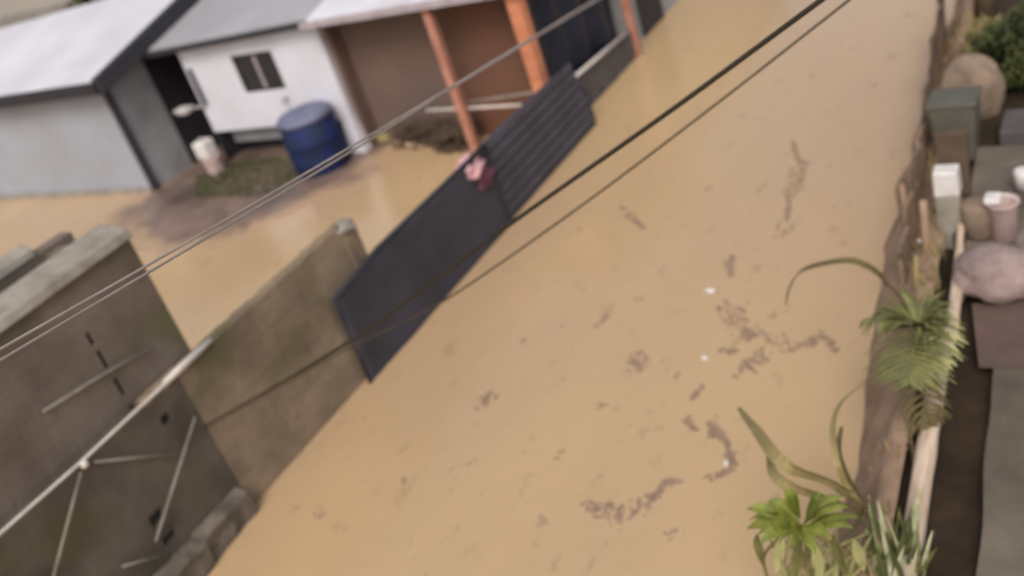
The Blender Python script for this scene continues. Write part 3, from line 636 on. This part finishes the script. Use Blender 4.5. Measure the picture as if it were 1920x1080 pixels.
# posts along bank edge
def post(px_, py_, zb, h, r_, m, name, label, cat, grp=None):
    b0 = pz(px_, py_, zb); m_ = MB()
    m_.hexa([b0+Vector((sx*r_, sy*r_, -0.2)) for sx, sy in ((-1, -1), (1, -1), (1, 1), (-1, 1))], [b0+Vector((sx*r_*.9, sy*r_*.9, h)) for sx, sy in ((-1, -1), (1, -1), (1, 1), (-1, 1))])
    return b0, tag(m_.build(name, m, bevel=0.015), label, cat, grp)
cp = thing('fence_post', pz(1786, 470, .5), 'short pale concrete post with a white painted top beside the bank', 'post')
b0 = pz(1786, 452, .6)
m_ = MB(); m_.box(b0+Vector((-.125, -.1, -.3)), b0+Vector((.125, .1, .62)), .008); m_.build('shaft', M['pale_concrete'], cp, bevel=0.015)
m_ = MB(); m_.box(b0+Vector((-.13, -.11, .62)), b0+Vector((.13, .10, .92)), .006); m_.build('painted_top', M['white_pl'], cp, bevel=0.02)
m_ = MB(); m_.box(b0+Vector((-.11, .14, .5)), b0+Vector((.2, .24, 1.25)), .01); tag(m_.build('timber_board', M['wood_dark'], bevel=.01), 'dark board standing directly behind the white topped post', 'board')
# stakes and slats along the bank
stk = [((1702, 395), 0.45, .035, 'rust', 'dark rusty stake at the outer edge of the bank'), ((1712, 478), 0.9, .045, 'bank', 'brown stake leaning by the waterline beneath the rusty one'),
       ((1742, 520), 1.0, .05, 'bank', 'thick brown stake between the leaning stake and the white topped post'), ((1758, 330), 1.0, .03, 'pipe_dim', 'thin pale stake beside the grey green bin'),
       ((1722, 600), 0.8, .03, 'olive', 'olive stake behind the palm crown'), ((1786, 230), 0.55, .035, 'rust', 'dark iron bar standing by the beige sack')]
for (pp, h, r_, mm, lab) in stk:
    b0 = pz(*pp, 0.35); m_ = MB(); l_ = Vector((random.uniform(-.06, .06), random.uniform(-.08, .08), 0))
    m_.tube([b0-Vector((0, 0, .3)), b0+Vector((0, 0, h*.5))+l_*.5, b0+Vector((0, 0, h))+l_], [r_, r_*.95, r_*.8], 8); tag(m_.build('stake', M[mm]), lab, 'stake', 'stakes along the bank')
# retaining boards under the rail (brown face)
fb = thing('board_fence', (-2.0, 11.5, 0.4), 'low fence of weathered brown boards along the far part of the bank', 'fence')
for i in range(13):
    y = 9.7+i*0.62; x = terr_x(y)-0.42-(0.012*i); h = 1.05+0.12*math.sin(i*2.3)
    m_ = MB(); m_.hexa([(x-.02, y-.27, .1), (x+.03, y-.27, .1), (x+.03, y+.27, .1), (x-.02, y+.27, .1)], [(x-.0, y-.25, h), (x+.04, y-.25, h+.03), (x+.04, y+.25, h-.03), (x-.0, y+.25, h)])
    m_.build('board', M['bank' if i % 3 else 'beige'], fb, bevel=.008)
m_ = MB(); m_.tube([(terr_x(9.5)-.38, 9.4, 1.0), (terr_x(17.2)-.52, 17.4, 1.02)], .03, 8); m_.build('fence_rail', M['wood_dark'], fb)

bn = pz(1797, 285, .65)
bt = thing('plastic_bin', bn, 'square grey green plastic bin beside the fence', 'bin')
m_ = MB(); m_.hexa([bn+Vector((sx*.22, sy*.2, -.05)) for sx, sy in ((-1, -1), (1, -1), (1, 1), (-1, 1))], [bn+Vector((sx*.27, sy*.25, .72)) for sx, sy in ((-1, -1), (1, -1), (1, 1), (-1, 1))]); m_.build('bin_body', M['bin'], bt, bevel=.03)
m_ = MB(); m_.box(bn+Vector((-.29, -.27, .72)), bn+Vector((.29, .27, .77))); m_.build('rim', M['bin'], bt, bevel=.015)
sb = pz(1822, 205, .7)
m_ = MB(); m_.blob(sb+Vector((0, .1, .22)), (.40, .30, .52), .22, 1.2, 4, 2.2); tag(m_.build('sack', M['beige']), 'tall rounded beige sack behind the grey green bin', 'sack')
# low block wall beyond the terrace
m_ = MB(); m_.box((-1.70, 12.5, .3), (6, 13.15, .84), .0); tag(m_.build('low_block_wall', M['dark_plaster'], bevel=.02), 'low grey cement wall at the far end of the terrace', 'wall')
# bucket, sack, mat
bw = pz(1884, 447, .70)
bb = thing('white_pail', bw, 'pinkish white pail with a handle standing on the terrace', 'bucket')
m_ = MB(); m_.lathe(bw, [(.115, 0), (.13, .02), (.15, .42), (.165, .44), (.165, .47), (.14, .47), (.13, .3), (.03, .28)], 22); m_.build('pail_body', M['pink_pl'], bb)
m_ = MB(); m_.tube([bw+Vector((.16*math.cos(a_), -.04, .45+.12*math.sin(a_))) for a_ in [math.pi*k/10 for k in range(11)]], .008, 6); m_.build('handle', M['white_pl'], bb)
m_ = MB(); m_.box(bw+Vector((-.17, -.14, .475)), bw+Vector((.0, .05, .56))); m_.build('white_cloth', M['white_pl'], bb, bevel=.03)
b2 = pz(1838, 440, .70)
m_ = MB(); m_.lathe(b2, [(.15, 0), (.17, .05), (.19, .38), (.17, .42), (.05, .44)], 20); tag(m_.build('jar', M['beige']), 'squat dull brown jar beside the pinkish pail', 'jar')
s2 = pz(1872, 545, .70)
m_ = MB(); m_.blob(s2+Vector((0, 0, .20)), (.42, .36, .26), .2, 1.4, 4, 7); tag(m_.build('sack', M['pink_sack']), 'fat dusty pink sack lying on the terrace below the pail', 'sack')
s3 = pz(1935, 520, .70)
m_ = MB(); m_.blob(s3+Vector((0.12, 0.1, .2)), (.3, .34, .28), .15, 1.1, 4, 3); tag(m_.build('sack', M['pink_sack']), 'smaller pink sack at the edge of frame right of the fat one', 'sack')
mp_ = [pz(1822, 572, .71), pz(1960, 560, .71), pz(1990, 690, .71), pz(1835, 690, .71)]
m_ = MB(); m_.hexa([p+Vector((0, 0, -.004)) for p in mp_][::-1], [p+Vector((0, 0, .02)) for p in mp_][::-1]); tag(m_.build('ground_mat', M['maroon'], bevel=.005), 'maroon mat spread on the terrace in front of the pink sack', 'mat')
# white can top right
c5 = pz(1918, 352, .72); m_ = MB(); m_.lathe(c5, [(.09, 0), (.09, .22), (.07, .24)], 14); tag(m_.build('can', M['white_pl']), 'small white can standing beyond the pail at frame edge', 'can')
m_ = MB(); c6 = pz(1724, 452, .7); m_.blob(c6, (.035, .035, .03), .3, 1, 2); tag(m_.build('bottle_cap', M['white_pl']), 'tiny white scrap caught on the bank among the stakes', 'litter')

# greenery top right
def leafball(mb_, c, rad, n, size):
    for i in range(n):
        d_ = Vector((random.gauss(0, 1), random.gauss(0, 1), random.gauss(0, 1))).normalized()*random.uniform(.45, 1)**.5
        k = 1+.35*noise.noise(d_*2+Vector(c))
        p = Vector((c[0]+d_.x*rad[0]*k, c[1]+d_.y*rad[1]*k, c[2]+d_.z*rad[2]*k))
        if noise.noise(p*2.2) < -.25: continue
        a_ = Vector((random.uniform(-1, 1), random.uniform(-1, 1), random.uniform(-.8, .3))).normalized()*size*random.uniform(.6, 1.3)
        mb_.ribbon([p, p+a_*.5, p+a_+Vector((0, 0, -size*.25))], [size*.12, size*.28, size*.03], fold=.2)
for i, (px_, py_, z, rad, lab) in enumerate(((1905, 95, 1.1, (.62, .7, .42), 'dark green bush at upper right beyond the sack'), (1850, 75, 1.0, (.28, .4, .3), 'small olive shrub overhanging the bank at upper right'), (1975, 60, 1.3, (.6, .8, .6), 'dark leafy bush at the far right corner'))):
    c = pz(px_, py_, z); bt_ = thing('bush', (c.x, c.y, .6), lab, 'bush')
    m_ = MB(); leafball(m_, c, rad, 3000, .085); m_.build('foliage', M['bush'] if i != 1 else M['olive'], bt_)
    m_ = MB()
    for k in range(5): m_.tube([(c.x, c.y, .5), (c.x+random.uniform(-.3, .3), c.y+random.uniform(-.3, .3), c.z+.1)], [.03, .012], 6)
    m_.build('stem', M['trunk'], bt_)
for bt_, c, rad in LB:
    m_ = MB(); leafball(m_, c, rad, 2500, .25); m_.build('foliage', M['bush'], bt_)
    m_ = MB(); m_.tube([(c[0], c[1], -.2), (c[0], c[1], 3.0)], .1, 8); m_.build('trunk', M['trunk'], bt_)
# grey posts/wall beyond bushes
tb = pz(1838, 75, .6)
m_ = MB(); m_.tube([tb+Vector((0, .6, -.1)), tb+Vector((0.02, .7, 1.4)), tb+Vector((0, .8, 2.6))], [.16, .14, .12], 10); tag(m_.build('tree_trunk', M['trunk']), 'dark brown tree trunk at the top right edge of the water', 'tree')
m_ = MB(); m_.box((-2.35, 20.2, 0.2), (4, 20.4, 2.2)); tag(m_.build('grey_wall', M['concrete']), 'grey cement wall beyond the bushes at upper right', 'wall')

# ------------------------------------------------------------------ plants on the bank
def arc(p0, p1, lift, n=8):
    p0 = Vector(p0); p1 = Vector(p1)
    return [p0.lerp(p1, k/n)+Vector((0, 0, lift*4*(k/n)*(1-k/n))) for k in range(n+1)]
def frond(mb_, path, ll, n, droop=.25, w_=.014, taper=True):
    N_ = len(path)-1
    for i in range(n):
        t_ = (i+.5)/n; f_ = t_*N_; k = min(int(f_), N_-1); p = path[k].lerp(path[k+1], f_-k); tg = (path[k+1]-path[k]).normalized()
        sd_ = tg.cross(Vector((0, 0, 1))).normalized(); l_ = ll*(math.sin(math.pi*min(1, .12+t_*.86))**.6)
        for s_ in (-1, 1):
            d_ = (sd_*s_+tg*.45+Vector((0, 0, random.uniform(-.05, .25)))).normalized()*l_*random.uniform(.85, 1.1)
            mb_.ribbon([p, p+d_*.5+Vector((0, 0, -droop*l_*.15)), p+d_+Vector((0, 0, -droop*l_))], [w_*.6, w_, w_*.15], side=tg, fold=.3)
    return mb_
pc = pz(1722, 618, 1.45)      # crown of the young palm
base = Vector((-1.98, pc.y+.1, .45))
pm = thing('young_palm', base, 'young palm with spiky green fronds on the bank in front of the timber rail', 'palm')
m_ = MB(); m_.tube([base, base.lerp(pc, .5)+Vector((.03, 0, 0)), pc], [.05, .045, .04], 8); m_.build('stem', M['trunk'], pm)
fr_px = [((1610, 575), .10, 'palm'), ((1612, 600), .08, 'palm_dark'), ((1625, 660), .05, 'palm'), ((1640, 720), .02, 'palm'), ((1700, 720), .0, 'palm_dark'), ((1800, 640), .08, 'palm_pale'), ((1800, 600), .12, 'palm_pale'), ((1745, 540), .1, 'palm'), ((1690, 540), .1, 'palm'), ((1735, 700), .0, 'palm')]
# one big frond seen end-on: leaflets fan to both sides of a rachis running toward the camera
m_ = MB(); rch = smooth_path([pz(1735, 560, 1.25), pz(1722, 600, 1.45), pz(1712, 660, 1.5), pz(1705, 720, 1.35)], 12)
frond(m_, rch, .46, 22, .28, .024); m_.tube(rch, .012, 6); m_.build('frond', M['palm'], pm)
m_ = MB(); rch = smooth_path([pz(1750, 565, 1.2), pz(1765, 600, 1.42), pz(1768, 640, 1.45), pz(1762, 690, 1.3)], 10)
frond(m_, rch, .22, 15, .3, .022); m_.tube(rch, .01, 6); m_.build('frond', M['palm_pale'], pm)
m_ = MB(); rch = smooth_path([pz(1720, 640, 1.4), pz(1725, 700, 1.35), pz(1735, 760, 1.1), pz(1745, 800, .9)], 10)
frond(m_, rch, .24, 12, .5, .02); m_.tube(rch, .012, 6); m_.build('frond', M['palm_dark'], pm)
m_ = MB(); rch = smooth_path([pz(1720, 610, 1.4), pz(1690, 585, 1.5), pz(1655, 590, 1.5), pz(1620, 600, 1.4)], 8)
frond(m_, rch, .25, 13, .4, .024); m_.build('frond', M['palm'], pm)
m_ = MB()
for k in range(34):
    a_ = random.uniform(0, 2*math.pi); e = pc+Vector((math.cos(a_)*.3, math.sin(a_)*.3, random.uniform(-.05, .3)))
    m_.ribbon(arc(pc, e, .07, 5), [.012, .022, .026, .022, .014, .003], fold=.3)
m_.build('young_leaf', M['palm'], pm)
# long arching leaf
m_ = MB(); lp = smooth_path([pz(1660, 530, 1.25), pz(1640, 508, 1.45), pz(1598, 490, 1.6), pz(1540, 497, 1.55), pz(1500, 512, 1.4), pz(1482, 540, 1.15), pz(1474, 572, .95)], 24)
n = len(lp)
m_.ribbon(lp, [.008+.034*math.sin(math.pi*min(1, (i/n)*.95+.05))**.7 for i in range(n)], side=Vector((.3, 1, .2)), fold=.35); m_.build('arching_leaf', M['palm_dark'], pm)
m_ = MB(); lp = smooth_path([pz(1712, 600, 1.3), pz(1690, 560, 1.4), pz(1660, 530, 1.25)], 8); m_.tube(lp, .012, 6); m_.build('leaf_stalk', M['palm_dark'], pm)

# second plant: arching thin leaves
rp0 = pz(1640, 960, .75)
rd = thing('reed_plant', rp0, 'reed-like plant with long thin arching leaves over the water at lower right', 'plant')
for pts_, ws, mm in (([(1640, 960, .8), (1612, 938, 1.1), (1585, 905, 1.3), (1568, 860, 1.5), (1562, 800, 1.55), (1578, 755, 1.5), (1625, 715, 1.3)], .022, 'olive'),
                     ([(1618, 940, .9), (1590, 900, 1.1), (1572, 850, 1.25), (1578, 800, 1.35)], .028, 'palm_dark'),
                     ([(1620, 942, .9), (1595, 932, 1.0), (1565, 918, 1.05)], .012, 'palm_dark'),
                     ([(1618, 948, .9), (1600, 990, 1.15), (1560, 1020, 1.3)], .02, 'palm'),
                     ([(1640, 960, .8), (1560, 905, 1.4), (1470, 870, 1.7), (1420, 810, 1.6), (1385, 765, 1.3)], .045, 'olive'),
                     ([(1640, 970, .8), (1540, 930, 1.5), (1460, 900, 1.7), (1440, 850, 1.55)], .04, 'olive')):
    m_ = MB(); lp = smooth_path([pz(*p) for p in pts_], 20); n = len(lp)
    m_.ribbon(lp, [.005+ws*math.sin(math.pi*min(1, (i/n)*.93+.05))**.8 for i in range(n)], side=Vector((1, .3, .3)), fold=.3); m_.build('leaf', M[mm], rd)

# third: bright green broad leaves, near
bp0 = pz(1540, 1120, .4)
bp_ = thing('leafy_plant', bp0, 'bright yellow-green leafy plant with long pale stems at the bottom edge', 'plant')
hub = pz(1500, 985, 1.6)
for k, (ex, ey, ez) in enumerate(((1400, 955, 1.75), (1425, 1020, 1.7), (1490, 1040, 1.6), (1530, 1040, 1.6), (1610, 970, 1.8), (1490, 925, 1.9), (1405, 975, 1.65), (1415, 1010, 1.6), (1440, 940, 1.8), (1470, 920, 1.9), (1540, 925, 1.9), (1590, 950, 1.8), (1600, 990, 1.7), (1560, 1010, 1.7), (1460, 1025, 1.6), (1430, 960, 1.7), (1400, 992, 1.5), (1530, 955, 1.95), (1420, 1030, 1.45), (1580, 930, 1.7), (1450, 985, 1.85))):
    e = pz(ex, ey, ez); st_ = hub.lerp(e, .12)+Vector((random.uniform(-.03, .03), random.uniform(-.03, .03), 0)); m_ = MB(); pa = arc(st_, e, .06, 7)
    m_.ribbon(pa, [.008, .03, .046, .054, .05, .04, .022, .003], side=Vector((random.uniform(-.5, .5), 1, random.uniform(-.2, .6))), fold=random.uniform(.1, .4)); m_.build('leaf', M['bright'], bp_)
for k, (ex, ey) in enumerate(((1440, 1090), (1475, 1120), (1520, 1120), (1560, 1110), (1600, 1100))):
    m_ = MB(); m_.tube(smooth_path([hub+Vector((random.uniform(-.08, .08), 0, 0)), pz(ex-6, (985+ey)/2, 1.15), pz(ex, ey, .6)], 8), [.012]*7+[.014]*2 if False else .013, 6); m_.build('stem', M['palm_pale' if k % 2 else 'olive'], bp_)
m_ = MB()
for k in range(34):
    a0 = pz(random.uniform(1440, 1620), random.uniform(1085, 1130), .6); e = pz(random.uniform(1430, 1640), random.uniform(985, 1050), random.uniform(1.0, 1.5))
    m_.ribbon(arc(a0, e, .03, 6), [.008, .014, .017, .017, .013, .008, .002], side=Vector((1, random.uniform(-.4, .6), 0)), fold=.3)
m_.build('undergrowth', M['palm_pale'], bp_)

for k, (a, b_) in enumerate((((1455, 1075), (1470, 1000)), ((1490, 1090), (1505, 1010)), ((1540, 1085), (1528, 1020)), ((1585, 1080), (1560, 1000)), ((1620, 1070), (1600, 1010)), ((1430, 1060), (1420, 1000)))):
    m_ = MB(); pa = arc(pz(*a, 1.1), pz(*b_, 1.5), .04, 7); m_.ribbon(pa, [.006, .025, .038, .044, .04, .03, .016, .002], side=Vector((1, .3*(-1)**k, .1)), fold=.25); m_.build('leaf', M['palm_pale' if k % 2 == 0 else 'palm'], bp_)
# fourth: pale striped leaves by the rail
vp0 = pz(1695, 1110, .6)
vp = thing('striped_plant', vp0, 'dark and pale striped upright leaves beside the timber rail at the bottom edge', 'plant')
for k in range(46):
    a0 = pz(random.uniform(1640, 1725), random.uniform(1075, 1150), .6); u = random.random()
    e = a0+Vector((random.uniform(-.22, .18), random.uniform(-.05, .45), random.uniform(.35, .75)))
    m_ = MB(); m_.ribbon(arc(a0, e, .05, 6), [.008, .016, .021, .02, .016, .009, .002], side=Vector((1, random.uniform(-.5, .5), 0)), fold=.3)
    m_.build('leaf', M['variegated' if k % 4 == 0 else ('palm' if k % 4 == 1 else 'bush')], vp)

# low weeds along the bank: nobody could count them
wd = MB()
for i in range(1500):
    y = random.uniform(4.6, 19); 
    if noise.noise(Vector((0, y*.9, 9))) < -.05: continue
    t_ = random.uniform(.2, 1); x = bank_x(y)+(terr_x(y)-bank_x(y))*t_; z = -.05+.85*min(1, t_*1.25)**.8
    h = random.uniform(.05, .2); d_ = Vector((random.uniform(-1, .6), random.uniform(-1, 1), 0))*.09
    wd.ribbon([(x, y, z-.03), Vector((x, y, z+h*.6))+d_*.4, Vector((x, y, z+h))+d_], [.007, .008, .002], fold=.3)
tag(wd.build('weeds', M['olive']), 'sparse dry weeds sprouting along the muddy bank', 'weeds', kind='stuff')
